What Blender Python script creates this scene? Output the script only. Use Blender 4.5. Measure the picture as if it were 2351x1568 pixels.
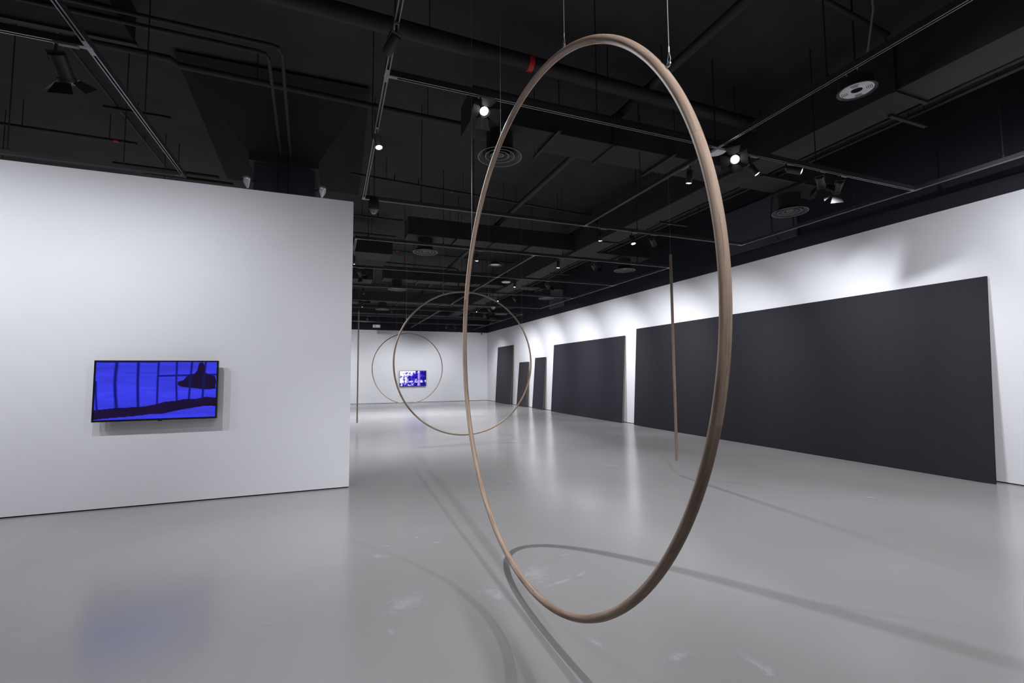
import bpy, math, random
from mathutils import Vector, Matrix
import numpy as np

for _o in list(bpy.data.objects):
    bpy.data.objects.remove(_o, do_unlink=True)
SC = bpy.context.scene
COL = SC.collection
random.seed(7)

# ------------------------------------------------------------------ camera
CAM_H = 1.5
F_PX, YAW, PITCH, ROLL = 1070.62, 0.37092, 0.06904, -0.00733
cd = bpy.data.cameras.new('camera')
cd.sensor_fit = 'HORIZONTAL'
cd.sensor_width = 36.0
cd.lens = F_PX / 2351.0 * 36.0
cd.clip_start = 0.05
cd.clip_end = 200
cam = bpy.data.objects.new('camera', cd)
COL.objects.link(cam)
_f = Vector((math.sin(YAW) * math.cos(PITCH), math.cos(YAW) * math.cos(PITCH), math.sin(PITCH)))
_r = Vector((math.cos(YAW), -math.sin(YAW), 0))
_u = _r.cross(_f)
_r2 = _r * math.cos(ROLL) + _u * math.sin(ROLL)
_u2 = -_r * math.sin(ROLL) + _u * math.cos(ROLL)
cam.matrix_world = Matrix(((_r2.x, _u2.x, -_f.x, 0), (_r2.y, _u2.y, -_f.y, 0), (_r2.z, _u2.z, -_f.z, CAM_H), (0, 0, 0, 1)))
SC.camera = cam

# ------------------------------------------------------------------ world, exposure (all light comes from the spotlights' own builders)
w = bpy.data.worlds.new('world')
SC.world = w
w.use_nodes = True
w.node_tree.nodes['Background'].inputs[0].default_value = (0, 0, 0, 1)
w.node_tree.nodes['Background'].inputs[1].default_value = 0.0
SC.view_settings.view_transform = 'Standard'
SC.view_settings.look = 'None'
SC.view_settings.gamma = 1.0
SC.view_settings.use_curve_mapping = False
SC.view_settings.exposure = 0.0
LIGHT_COL = (0.94, 0.95, 1.0)
POWER = 1.0
SC.cycles.max_bounces = 6
SC.cycles.diffuse_bounces = 3
SC.cycles.glossy_bounces = 3
SC.cycles.transmission_bounces = 2
SC.cycles.adaptive_threshold = 0.045
SC.cycles.sample_clamp_indirect = 6.0

# ------------------------------------------------------------------ materials
MATS = {}


def mat(name, col, rough=0.5, metal=0.0, spec=0.5, emit=None, estr=0.0):
    m = bpy.data.materials.new(name)
    m.use_nodes = True
    b = m.node_tree.nodes['Principled BSDF']
    b.inputs['Base Color'].default_value = (*col, 1)
    b.inputs['Roughness'].default_value = rough
    b.inputs['Metallic'].default_value = metal
    b.inputs['Specular IOR Level'].default_value = spec
    if emit:
        b.inputs['Emission Color'].default_value = (*emit, 1)
        b.inputs['Emission Strength'].default_value = estr
    MATS[name] = m
    return m


def nodes(m):
    nt = m.node_tree
    return nt, nt.nodes, nt.links, nt.nodes['Principled BSDF']


def N(nt, kind, **kw):
    n = nt.nodes.new(kind)
    for k, v in kw.items():
        setattr(n, k, v)
    return n


def ramp(nt, stops, interp='LINEAR'):
    r = nt.nodes.new('ShaderNodeValToRGB')
    r.color_ramp.interpolation = interp
    el = r.color_ramp.elements
    while len(el) < len(stops):
        el.new(0.5)
    for e, (p, c) in zip(el, stops):
        e.position = p
        e.color = (*c, 1) if len(c) == 3 else c
    return r


def painted(name, col, rough, var, scale, bump=0.02, spec=0.4):
    """matt paint with a faint roller texture"""
    m = mat(name, col, rough, spec=spec)
    nt, nd, lk, b = nodes(m)
    tc = N(nt, 'ShaderNodeTexCoord')
    n1 = N(nt, 'ShaderNodeTexNoise')
    n1.inputs['Scale'].default_value = scale
    n1.inputs['Detail'].default_value = 2
    lk.new(tc.outputs['Object'], n1.inputs['Vector'])
    r = ramp(nt, [(0.3, tuple(c * (1 - var) for c in col)), (0.7, tuple(min(1, c * (1 + var)) for c in col))])
    lk.new(n1.outputs['Fac'], r.inputs['Fac'])
    lk.new(r.outputs['Color'], b.inputs['Base Color'])
    return m


painted('white_paint', (0.755, 0.757, 0.785), 0.75, 0.012, 1.2)
painted('black_ceiling', (0.039, 0.037, 0.039), 0.85, 0.12, 2.5, 0.05, 0.15)
painted('black_wall', (0.022, 0.023, 0.03), 0.8, 0.08, 2.0, 0.05, 0.2)
painted('black_duct', (0.03, 0.029, 0.031), 0.7, 0.08, 3.0, 0.03, 0.2)
painted('navy_duct', (0.04, 0.045, 0.058), 0.6, 0.06, 3.0, 0.02, 0.2)
painted('hood_black', (0.015, 0.0145, 0.016), 0.8, 0.05, 2.0, 0.0, 0.15)
painted('slate_panel', (0.075, 0.078, 0.092), 0.7, 0.05, 2.0, 0.0, 0.2)
mat('black_pipe', (0.02, 0.02, 0.021), 0.6, spec=0.3)
mat('gap_black', (0.012, 0.012, 0.012), 0.9, spec=0.1)
mat('track_black', (0.03, 0.03, 0.032), 0.45, spec=0.4)
mat('track_lip', (0.24, 0.24, 0.25), 0.4, 0.6)
mat('spot_black', (0.025, 0.025, 0.027), 0.45, spec=0.45)
mat('barn_black', (0.022, 0.022, 0.025), 0.5, 0.0, 0.3)
mat('adapter_grey', (0.16, 0.16, 0.165), 0.4, spec=0.5)
mat('lens_glow', (0.9, 0.9, 0.9), 0.3, emit=(0.93, 0.95, 1.0), estr=14.0)
mat('reflector', (0.75, 0.76, 0.78), 0.25, 0.9)
mat('diffuser_metal', (0.05, 0.05, 0.053), 0.5, 0.0, 0.3)
mat('diffuser_rim', (0.33, 0.33, 0.34), 0.45, 0.0, 0.4)
mat('steel', (0.62, 0.63, 0.65), 0.3, 1.0)
mat('wire_steel', (0.3, 0.3, 0.315), 0.5, 0.4)
mat('red_band', (0.55, 0.01, 0.015), 0.5)
mat('white_plastic', (0.7, 0.71, 0.72), 0.4)
mat('grey_plastic', (0.35, 0.35, 0.36), 0.45)
mat('tv_black', (0.008, 0.008, 0.009), 0.25, spec=0.5)
mat('dome_glass', (0.2, 0.2, 0.21), 0.08, spec=0.8)
mat('status_led', (0.1, 0.1, 0.4), 0.4, emit=(0.2, 0.3, 1.0), estr=3.0)
mat('cable_grey', (0.33, 0.34, 0.35), 0.5)
mat('board_edge', (0.24, 0.19, 0.135), 0.7)
mat('board_back', (0.36, 0.33, 0.28), 0.8)


def make_floor_mat():
    m = mat('polished_floor', (0.3, 0.3, 0.295), 0.19, spec=0.42)
    nt, nd, lk, b = nodes(m)
    tc = N(nt, 'ShaderNodeTexCoord')
    # cloudy tone of the resin
    n1 = N(nt, 'ShaderNodeTexNoise')
    n1.inputs['Scale'].default_value = 0.6
    n1.inputs['Detail'].default_value = 3
    n1.inputs['Distortion'].default_value = 0.5
    lk.new(tc.outputs['Object'], n1.inputs['Vector'])
    r1 = ramp(nt, [(0.3, (0.285, 0.282, 0.279)), (0.7, (0.325, 0.322, 0.319))])
    lk.new(n1.outputs['Fac'], r1.inputs['Fac'])
    lk.new(r1.outputs['Color'], b.inputs['Base Color'])
    r3 = ramp(nt, [(0.3, (0.215, 0.215, 0.215)), (0.7, (0.17, 0.17, 0.17))])
    lk.new(n1.outputs['Fac'], r3.inputs['Fac'])
    lk.new(r3.outputs['Color'], b.inputs['Roughness'])


def make_scuff_mat():
    """thin chalky smear: ragged alpha fading to its edge (uv 0..1)"""
    m = mat('chalk_scuff', (0.52, 0.52, 0.53), 0.4, spec=0.4)
    nt, nd, lk, b = nodes(m)
    tc = N(nt, 'ShaderNodeTexCoord')
    mp = N(nt, 'ShaderNodeMapping')
    mp.inputs['Location'].default_value = (-1, -1, 0)
    mp.inputs['Scale'].default_value = (2, 2, 1)
    lk.new(tc.outputs['UV'], mp.inputs['Vector'])
    ln = N(nt, 'ShaderNodeVectorMath', operation='LENGTH')
    lk.new(mp.outputs['Vector'], ln.inputs[0])
    n = N(nt, 'ShaderNodeTexNoise')
    n.inputs['Scale'].default_value = 13.0
    n.inputs['Detail'].default_value = 5
    n.inputs['Roughness'].default_value = 0.65
    n.inputs['Distortion'].default_value = 0.8
    lk.new(tc.outputs['Object'], n.inputs['Vector'])
    ad = N(nt, 'ShaderNodeMath', operation='MULTIPLY_ADD')
    ad.inputs[1].default_value = 2.0
    lk.new(n.outputs['Fac'], ad.inputs[0])
    lk.new(ln.outputs['Value'], ad.inputs[2])
    mr = N(nt, 'ShaderNodeMapRange')
    mr.inputs['From Min'].default_value = 1.75
    mr.inputs['From Max'].default_value = 1.15
    mr.inputs['To Max'].default_value = 0.5
    lk.new(ad.outputs[0], mr.inputs['Value'])
    lk.new(mr.outputs['Result'], b.inputs['Alpha'])


make_scuff_mat()
make_floor_mat()


def make_wood_mat():
    m = mat('bent_wood', (0.4, 0.28, 0.2), 0.6, spec=0.25)
    nt, nd, lk, b = nodes(m)
    tc = N(nt, 'ShaderNodeTexCoord')
    oi = N(nt, 'ShaderNodeObjectInfo')
    mp = N(nt, 'ShaderNodeMapping')
    mp.inputs['Scale'].default_value = (1.1, 9.0, 1)
    lk.new(tc.outputs['UV'], mp.inputs['Vector'])
    off = N(nt, 'ShaderNodeVectorMath', operation='ADD')
    sc = N(nt, 'ShaderNodeMath', operation='MULTIPLY')
    sc.inputs[1].default_value = 37.0
    lk.new(oi.outputs['Random'], sc.inputs[0])
    lk.new(mp.outputs['Vector'], off.inputs[0])
    lk.new(sc.outputs[0], off.inputs[1])
    n1 = N(nt, 'ShaderNodeTexNoise')
    n1.inputs['Scale'].default_value = 2.2
    n1.inputs['Detail'].default_value = 6
    n1.inputs['Distortion'].default_value = 1.2
    lk.new(off.outputs[0], n1.inputs['Vector'])
    r = ramp(nt, [(0.28, (0.20, 0.138, 0.10)), (0.45, (0.30, 0.22, 0.168)), (0.6, (0.37, 0.278, 0.217)), (0.8, (0.43, 0.335, 0.27))])
    lk.new(n1.outputs['Fac'], r.inputs['Fac'])
    # dark knots and heartwood streaks
    n2 = N(nt, 'ShaderNodeTexNoise')
    n2.inputs['Scale'].default_value = 1.5
    n2.inputs['Detail'].default_value = 3
    mp2 = N(nt, 'ShaderNodeMapping')
    mp2.inputs['Scale'].default_value = (2.2, 3.2, 1)
    lk.new(off.outputs[0], mp2.inputs['Vector'])
    lk.new(mp2.outputs['Vector'], n2.inputs['Vector'])
    r2 = ramp(nt, [(0.64, (0, 0, 0)), (0.70, (1, 1, 1))])
    lk.new(n2.outputs['Fac'], r2.inputs['Fac'])
    mix = N(nt, 'ShaderNodeMix', data_type='RGBA')
    mul = N(nt, 'ShaderNodeMath', operation='MULTIPLY')
    mul.inputs[1].default_value = 0.6
    lk.new(r2.outputs['Color'], mul.inputs[0])
    lk.new(mul.outputs[0], mix.inputs['Factor'])
    lk.new(r.outputs['Color'], mix.inputs['A'])
    mix.inputs['B'].default_value = (0.13, 0.088, 0.064, 1)
    # each segment is cut from its own board
    mix2 = N(nt, 'ShaderNodeHueSaturation')
    mr = N(nt, 'ShaderNodeMapRange')
    mr.inputs['To Min'].default_value = 0.82
    mr.inputs['To Max'].default_value = 1.15
    lk.new(oi.outputs['Random'], mr.inputs['Value'])
    lk.new(mr.outputs['Result'], mix2.inputs['Value'])
    mix2.inputs['Saturation'].default_value = 1.04
    lk.new(mix.outputs['Result'], mix2.inputs['Color'])
    lk.new(mix2.outputs['Color'], b.inputs['Base Color'])


make_wood_mat()


def make_weave_mat(name, k):
    m = mat(name, (0.04, 0.039, 0.043), 0.7, spec=0.25)
    nt, nd, lk, b = nodes(m)
    tc = N(nt, 'ShaderNodeTexCoord')
    n1 = N(nt, 'ShaderNodeTexNoise')
    mp = N(nt, 'ShaderNodeMapping')
    mp.inputs['Scale'].default_value = (1, 5, 0.6)
    lk.new(tc.outputs['Object'], mp.inputs['Vector'])
    n1.inputs['Scale'].default_value = 1.6
    n1.inputs['Detail'].default_value = 4
    lk.new(mp.outputs['Vector'], n1.inputs['Vector'])
    r = ramp(nt, [(0.25, (0.0155 * k[0], 0.015 * k[1], 0.0185 * k[2])), (0.75, (0.0185 * k[0], 0.0175 * k[1], 0.021 * k[2]))])
    lk.new(n1.outputs['Fac'], r.inputs['Fac'])
    # threads: two crossing waves
    wv = []
    for d in ('Y', 'Z'):
        wn = N(nt, 'ShaderNodeTexWave', wave_type='BANDS', bands_direction=d)
        wn.inputs['Scale'].default_value = 18.0
        wn.inputs['Distortion'].default_value = 0.4
        lk.new(tc.outputs['Object'], wn.inputs['Vector'])
        wv.append(wn)
    mu = N(nt, 'ShaderNodeMath', operation='MULTIPLY')
    lk.new(wv[0].outputs['Fac'], mu.inputs[0])
    lk.new(wv[1].outputs['Fac'], mu.inputs[1])
    mx = N(nt, 'ShaderNodeMix', data_type='RGBA')
    fm = N(nt, 'ShaderNodeMath', operation='MULTIPLY')
    fm.inputs[1].default_value = 0.4
    lk.new(mu.outputs[0], fm.inputs[0])
    lk.new(fm.outputs[0], mx.inputs['Factor'])
    lk.new(r.outputs['Color'], mx.inputs['A'])
    mx.inputs['B'].default_value = (0.042 * k[0], 0.041 * k[1], 0.046 * k[2], 1)
    lk.new(mx.outputs['Result'], b.inputs['Base Color'])


make_weave_mat('woven_charcoal', (1, 1, 1.06))
make_weave_mat('woven_slate', (1.2, 1.22, 1.4))
make_weave_mat('woven_umber', (1.85, 1.72, 1.7))


def make_screen_mat():
    m = bpy.data.materials.new('screen_picture')
    m.use_nodes = True
    MATS['screen_picture'] = m
    nt, nd, lk, b = nodes(m)
    at = N(nt, 'ShaderNodeAttribute')
    at.attribute_name = 'picture'
    b.inputs['Base Color'].default_value = (0.004, 0.004, 0.004, 1)
    b.inputs['Roughness'].default_value = 0.25
    b.inputs['Specular IOR Level'].default_value = 0.25
    lk.new(at.outputs['Color'], b.inputs['Emission Color'])
    b.inputs['Emission Strength'].default_value = 1.0


make_screen_mat()
for _n in ('screen_picture', 'lens_glow', 'status_led'):
    MATS[_n].cycles.emission_sampling = 'NONE'


# ------------------------------------------------------------------ mesh helpers
class MB:
    def __init__(s):
        s.v, s.f, s.uv, s.mi = [], [], {}, []
        s.cur = 0

    def face(s, idx, uv=None):
        if uv:
            s.uv[len(s.f)] = uv
        s.f.append(tuple(idx))
        s.mi.append(s.cur)

    def box(s, x0, x1, y0, y1, z0, z1):
        b = len(s.v)
        s.v += [(x0, y0, z0), (x1, y0, z0), (x1, y1, z0), (x0, y1, z0), (x0, y0, z1), (x1, y0, z1), (x1, y1, z1), (x0, y1, z1)]
        for q in ((0, 3, 2, 1), (4, 5, 6, 7), (0, 1, 5, 4), (1, 2, 6, 5), (2, 3, 7, 6), (3, 0, 4, 7)):
            s.face([b + i for i in q])
        return s

    def obox(s, c, ax, ay, az):
        """box from centre and three half-axis vectors"""
        b = len(s.v)
        c, ax, ay, az = map(Vector, (c, ax, ay, az))
        for k in ((-1, -1, -1), (1, -1, -1), (1, 1, -1), (-1, 1, -1), (-1, -1, 1), (1, -1, 1), (1, 1, 1), (-1, 1, 1)):
            s.v.append(tuple(c + ax * k[0] + ay * k[1] + az * k[2]))
        for q in ((0, 3, 2, 1), (4, 5, 6, 7), (0, 1, 5, 4), (1, 2, 6, 5), (2, 3, 7, 6), (3, 0, 4, 7)):
            s.face([b + i for i in q])
        return s

    def tube(s, path, r, n=12, caps=True, closed=False, radii=None):
        P = [Vector(p) for p in path]
        m = len(P)
        L = [0.0]
        for i in range(1, m):
            L.append(L[-1] + (P[i] - P[i - 1]).length)
        t0 = (P[1] - P[0]).normalized()
        ref = Vector((0, 0, 1)) if abs(t0.z) < 0.9 else Vector((1, 0, 0))
        nrm = (ref - t0 * ref.dot(t0)).normalized()
        b = len(s.v)
        for i in range(m):
            if closed:
                t = (P[(i + 1) % m] - P[i - 1]).normalized()
            else:
                t = (P[min(i + 1, m - 1)] - P[max(i - 1, 0)]).normalized()
            nrm = (nrm - t * nrm.dot(t)).normalized()
            bn = t.cross(nrm)
            rr = radii[i] if radii else r
            for k in range(n):
                a = 2 * math.pi * k / n
                s.v.append(tuple(P[i] + (nrm * math.cos(a) + bn * math.sin(a)) * rr))
        rng = m if closed else m - 1
        for i in range(rng):
            j = (i + 1) % m
            u0, u1 = L[i], L[j] if j else L[i] + (P[0] - P[i]).length
            for k in range(n):
                k2 = (k + 1) % n
                v0, v1 = k / n * 0.25, (k + 1) / n * 0.25
                s.face((b + i * n + k, b + i * n + k2, b + j * n + k2, b + j * n + k), [(u0, v0), (u0, v1), (u1, v1), (u1, v0)])
        if caps and not closed:
            s.face([b + k for k in range(n)][::-1])
            s.face([b + (m - 1) * n + k for k in range(n)])
        return s

    def cyl(s, p0, p1, r, n=16, r2=None):
        return s.tube([p0, p1], r, n, True, False, [r, r if r2 is None else r2])

    def lathe(s, prof, c=(0, 0, 0), n=40):
        """profile [(r, z)...] swept about the vertical through c"""
        b = len(s.v)
        m = len(prof)
        for (r, z) in prof:
            for k in range(n):
                a = 2 * math.pi * k / n
                s.v.append((c[0] + r * math.cos(a), c[1] + r * math.sin(a), c[2] + z))
        for i in range(m - 1):
            for k in range(n):
                k2 = (k + 1) % n
                s.face((b + i * n + k, b + i * n + k2, b + (i + 1) * n + k2, b + (i + 1) * n + k))
        return s

    def prism(s, pts, d):
        """flat polygon pts (3D) thickened by vector d"""
        b = len(s.v)
        n = len(pts)
        d = Vector(d)
        for p in pts:
            s.v.append(tuple(p))
        for p in pts:
            s.v.append(tuple(Vector(p) + d))
        s.face([b + i for i in range(n)][::-1])
        s.face([b + n + i for i in range(n)])
        for i in range(n):
            j = (i + 1) % n
            s.face((b + i, b + j, b + n + j, b + n + i))
        return s

    def mesh(s, name, mats, smooth=False):
        me = bpy.data.meshes.new(name)
        me.from_pydata(s.v, [], s.f)
        if isinstance(mats, str):
            mats = [mats]
        for m in mats:
            me.materials.append(MATS[m])
        for p, i in zip(me.polygons, s.mi):
            p.material_index = i
            p.use_smooth = smooth
        if s.uv:
            ul = me.uv_layers.new(name='uv')
            for p in me.polygons:
                if p.index in s.uv:
                    for li, uv in zip(p.loop_indices, s.uv[p.index]):
                        ul.data[li].uv = uv
        me.update()
        if smooth:
            try:
                me.set_sharp_from_angle(angle=math.radians(42))
            except Exception:
                pass
        return me

    def build(s, name, mats, parent=None, smooth=False):
        o = bpy.data.objects.new(name, s.mesh(name, mats, smooth))
        COL.objects.link(o)
        if parent:
            o.parent = parent
        return o


def empty(name, loc=(0, 0, 0), rot=None):
    o = bpy.data.objects.new(name, None)
    o.empty_display_size = 0.05
    o.location = loc
    if rot:
        o.rotation_euler = rot
    COL.objects.link(o)
    return o


def tag(o, label=None, cat=None, group=None, kind=None):
    if label:
        o['label'] = label
    if cat:
        o['category'] = cat
    if group:
        o['group'] = group
    if kind:
        o['kind'] = kind
    return o


def thing(name, label, cat, loc=(0, 0, 0), group=None, rot=None):
    return tag(empty(name, loc, rot), label, cat, group)


def bevel(o, wdt=0.004, seg=2):
    m = o.modifiers.new('bevel', 'BEVEL')
    m.width = wdt
    m.segments = seg
    m.limit_method = 'ANGLE'
    return o


# ------------------------------------------------------------------ room
XR, YF, YL, XE = 8.392, 25.496, 6.710, 0.257      # right wall, far wall, partition face, partition end
ZTOP, ZPART, ZC = 3.858, 3.906, 5.5               # top of the white on the walls, of the partition; slab
XW, YB = -8.0, -5.0                               # unseen west and back walls
GAP = 0.014


def S(name, mb, m, parent=None, smooth=False):
    o = mb.build(name, m, parent, smooth)
    if parent is None:
        o['kind'] = 'structure'
    return o


def vnoise(u, v, fx, fy, seed):
    """smooth value noise on the unit square with fx by fy cells"""
    rs = np.random.RandomState(seed)
    g = rs.rand(int(fy) + 3, int(fx) + 3)
    x, y = u * fx, v * fy
    i, j = np.floor(x).astype(int), np.floor(y).astype(int)
    a, b = x - i, y - j
    a, b = a * a * a * (a * (a * 6 - 15) + 10), b * b * b * (b * (b * 6 - 15) + 10)
    return (g[j, i] * (1 - a) + g[j, i + 1] * a) * (1 - b) + (g[j + 1, i] * (1 - a) + g[j + 1, i + 1] * a) * b


def make_floor():
    """poured floor: a slab whose hand-trowelled top rolls by a fraction of a millimetre"""
    x0, x1, y0, y1 = XW - .2, XR + .2, YB - .2, YF + .2
    nx, ny = 140, 420
    u, v = np.meshgrid(np.linspace(0, 1, nx), np.linspace(0, 1, ny))
    z = (vnoise(u, v, 15, 48, 4) - .5) * 0.0013 + (vnoise(u, v, 34, 100, 5) - .5) * 0.0005
    z -= z.max()
    b = MB()
    b.v = list(zip((x0 + u * (x1 - x0)).ravel().tolist(), (y0 + v * (y1 - y0)).ravel().tolist(), z.ravel().tolist()))
    for j in range(ny - 1):
        for i in range(nx - 1):
            k = j * nx + i
            b.face((k, k + 1, k + nx + 1, k + nx))
    b.box(x0, x1, y0, y1, -0.2, -0.012)
    return S('floor', b, 'polished_floor', None, True)


FLOOR = make_floor()
SCUFFS = [(0.485, 3.22, .16, .11, .4, .75), (0.50, 4.32, .07, .022, -.5, .7), (0.92, 4.24, .045, .028, 0, .9), (0.77, 4.44, .06, .018, -1.2, .6), (0.39, 4.11, .10, .04, -.7, .55),
          (1.36, 3.70, .08, .035, .5, .6), (1.45, 3.30, .17, .12, .9, .6), (1.77, 3.17, .06, .025, .4, .9), (1.58, 3.11, .17, .022, .15, .7), (2.07, 1.88, .15, .035, -1.6, .6),
          (1.73, 2.09, .10, .04, .1, .3), (1.86, 3.77, .08, .02, -.8, .7), (1.07, 3.11, .13, .07, -.7, .45), (0.355, 2.9, .05, .02, -1.4, .5), (-.31, 3.27, .07, .015, .45, .3),
          (6.02, 3.73, .14, .025, -1.2, .35), (1.85, 3.55, .07, .014, 0, .5), (1.40, 2.38, .07, .03, -1.3, .4), (4.3, 6.6, .3, .03, -.9, .25), (2.4, 6.2, .3, .02, -.2, .3)]
for (sx, sy, hl, hw, tr, st) in SCUFFS:
    q_ = MB()
    ca_, sa_ = math.cos(tr), math.sin(tr)
    q_.v = [(sx + (u * hl * ca_ - v * hw * sa_) * 1.5, sy + (u * hl * sa_ + v * hw * ca_) * 1.5, 0.0006) for u, v in ((-1, -1), (1, -1), (1, 1), (-1, 1))]
    q_.face((0, 1, 2, 3), [(0, 0), (1, 0), (1, 1), (0, 1)])
    q_.build('scuff_mark', 'chalk_scuff', FLOOR)
S('ceiling', MB().box(XW - .2, XR + .2, YB - .2, YF + .2, ZC, ZC + 0.2), 'black_ceiling')
wr = S('wall_right', MB().box(XR, XR + .15, YB, YF, GAP, ZTOP), 'white_paint')
S('upper_band', MB().box(XR + .004, XR + .15, YB, YF, ZTOP, ZC), 'black_wall', wr)
S('shadow_gap', MB().box(XR + .012, XR + .15, YB, YF, 0.0, GAP), 'gap_black', wr)
wf = S('wall_far', MB().box(XW, XR, YF, YF + .15, GAP, ZTOP), 'white_paint')
S('upper_band', MB().box(XW, XR, YF + .004, YF + .15, ZTOP, ZC), 'black_wall', wf)
S('shadow_gap', MB().box(XW, XR, YF + .012, YF + .15, 0.0, GAP), 'gap_black', wf)
wl = S('wall_left', MB().box(XW, XE, YL, YL + .22, GAP, ZPART), 'white_paint')
S('shadow_gap', MB().box(XW, XE - .012, YL + .012, YL + .2, 0.0, GAP), 'gap_black', wl)
ww = S('wall_west', MB().box(XW - .15, XW, YB, YF, 0, ZTOP), 'white_paint')
S('upper_band', MB().box(XW - .15, XW - .004, YB, YF, ZTOP, ZC), 'black_wall', ww)
wb = S('wall_back', MB().box(XW, XR, YB - .15, YB, 0, ZTOP), 'white_paint')
S('upper_band', MB().box(XW, XR, YB - .15, YB - .004, ZTOP, ZC), 'black_wall', wb)


# ------------------------------------------------------------------ wooden hoops and rods
def hoop(name, label, c, R, az, r=0.0195, nseg=10, phase=0.35):
    root = thing(name, label, 'sculpture', (c[0], c[1], c[2] - R - r), 'bent-wood hoops hung on wires')
    cz = R + r

    def P(th):
        return Vector((R * math.cos(th) * math.cos(az), R * math.cos(th) * math.sin(az), cz + R * math.sin(th)))
    for k in range(nseg):
        a0 = phase + 2 * math.pi * k / nseg
        a1 = phase + 2 * math.pi * (k + 1) / nseg
        n = 22
        MB().tube([P(a0 + (a1 - a0) * i / n) for i in range(n + 1)], r, 20).build('segment', 'bent_wood', root, True)
    top = ZC - (c[2] - R - r)
    for deg in (33, 71, 109, 145):
        th = math.radians(deg)
        q = P(th)
        rad = (q - Vector((0, 0, cz))).normalized()
        p0 = q + rad * r * 0.9
        b = MB()
        b.cyl(q + rad * r * 0.6, q + rad * (r + 0.010), 0.0035, 8)
        ring = [p0 + rad * 0.016 + (Vector((0, 0, 1)) * math.sin(t) + Vector((math.cos(az), math.sin(az), 0)) * math.cos(t)) * 0.009 for t in np.linspace(0, 2 * math.pi, 15)[:-1]]
        b.tube(ring, 0.0028, 8, closed=True)
        b.build('eye_bolt', 'steel', root, True)
        e = p0 + rad * 0.02
        wv = MB()
        sd = Vector((math.cos(az), math.sin(az), 0)) * 0.008
        for sg in (-1, 1):
            wv.tube([e + Vector((0, 0, -0.004)), e + sd * sg + Vector((0, 0, 0.012)), e + Vector((0, 0, 0.045))], 0.0014, 6)
        wv.cyl(e + Vector((0, 0, 0.04)), e + Vector((0, 0, 0.062)), 0.003, 8)
        wv.cyl(e + Vector((0, 0, 0.04)), Vector((e.x, e.y, top)), 0.0016, 6)
        wv.build('suspension_wire', 'wire_steel', root, True)
    return root


hoop('wooden_hoop', 'large bent-wood hoop hanging nearest the camera, parallel to the long wall', (1.1444, 2.64, 1.7622), 1.5514, -1.5797)
hoop('wooden_hoop', 'bent-wood hoop hanging face-on in mid-gallery, framing the leaning boards', (2.750, 9.826, 1.750), 1.550, 0.026, 0.0185)
hoop('wooden_hoop', 'farthest bent-wood hoop, hanging just in front of the far white wall', (3.217, 21.0, 1.772), 1.553, 0.06, 0.019)


def rod(label, x, y, z0, z1, r, ztop=ZC):
    root = thing('wooden_rod', label, 'sculpture', (x, y, z0), 'straight wooden rods hung on wires')
    n = 3
    L = z1 - z0
    for k in range(n):
        MB().tube([(0, 0, L * k / n), (0, 0, L * (k + .5) / n), (0, 0, L * (k + 1) / n)], r, 18).build('segment', 'bent_wood', root, True)
    b = MB().cyl((0, 0, L - .005), (0, 0, L + .012), 0.003, 8)
    b.build('eye_bolt', 'steel', root, True)
    MB().cyl((0, 0, L + .008), (0, 0, ztop - z0), 0.0016, 6).build('suspension_wire', 'wire_steel', root, True)


rod('slim upright wooden rod hanging in front of the largest dark board', 4.785, 5.63, 0.203, 3.287, 0.0205, 4.56)
rod('distant slim wooden rod hanging beside the end of the white partition', 0.702, 13.54, 0.19, 3.27, 0.0185)


# ------------------------------------------------------------------ leaning boards
def board(label, y0, y1, h, m='woven_charcoal', t=0.026, foot=0.2):
    """flat board leaning on the right wall; y0 near end"""
    xb, xt = XR - foot, XR - 0.030
    root = thing('leaning_board', label, 'board', (xb, y0, 0), 'dark boards leaning on the right wall')
    ang = math.asin((xt - xb) / h)
    root.rotation_euler = (0, ang, 0)
    L = h
    w = y1 - y0
    f = MB().box(-t, -t + 0.006, 0, w, 0.004, L)
    bevel(f.build('fabric_face', m, root), 0.003)
    MB().box(-t + 0.006, 0.0, 0.002, w - 0.002, 0.004, L - 0.002).build('backing_board', 'board_edge', root)
    MB().box(-t + 0.0055, -0.004 if m == 'woven_charcoal' else -0.014, -0.0015, 0.004, 0.004, L - 0.001).build('edge_trim', 'woven_charcoal', root)
    for yy in np.arange(0.35, w - 0.1, max(0.9, w / 5)):
        MB().box(0.0, 0.016, yy, yy + 0.05, 0.12, L - 0.12).build('batten', 'board_back', root)
    return root


board('longest dark woven board, leaning on the wall nearest the camera', 3.52, 11.37, 2.79)
board('wide nearly square dark board leaning between the longest board and three narrow ones', 11.965, 16.80, 2.64, 'woven_slate')
board('narrow waist-high dark board leaning next to the wide square board', 17.58, 18.66, 2.19, 'woven_slate')
board('shortest narrow dark board, leaning between two taller narrow boards', 19.37, 20.5, 2.04, 'woven_umber')
board('tall narrow brownish-black board leaning closest to the far corner', 21.27, 23.52, 2.915, 'woven_umber')


# ------------------------------------------------------------------ televisions
def lin(c):
    return tuple(((x / 255 + 0.055) / 1.055) ** 2.4 if x > 10 else x / 255 / 12.92 for x in c)


def inside(px, py, poly):
    r = np.zeros(px.shape, bool)
    n = len(poly)
    for i in range(n):
        x0, y0 = poly[i]
        x1, y1 = poly[i - 1]
        c = ((y0 > py) != (y1 > py)) & (px < (x1 - x0) * (py - y0) / (y1 - y0 + 1e-12) + x0)
        r ^= c
    return r


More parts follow.
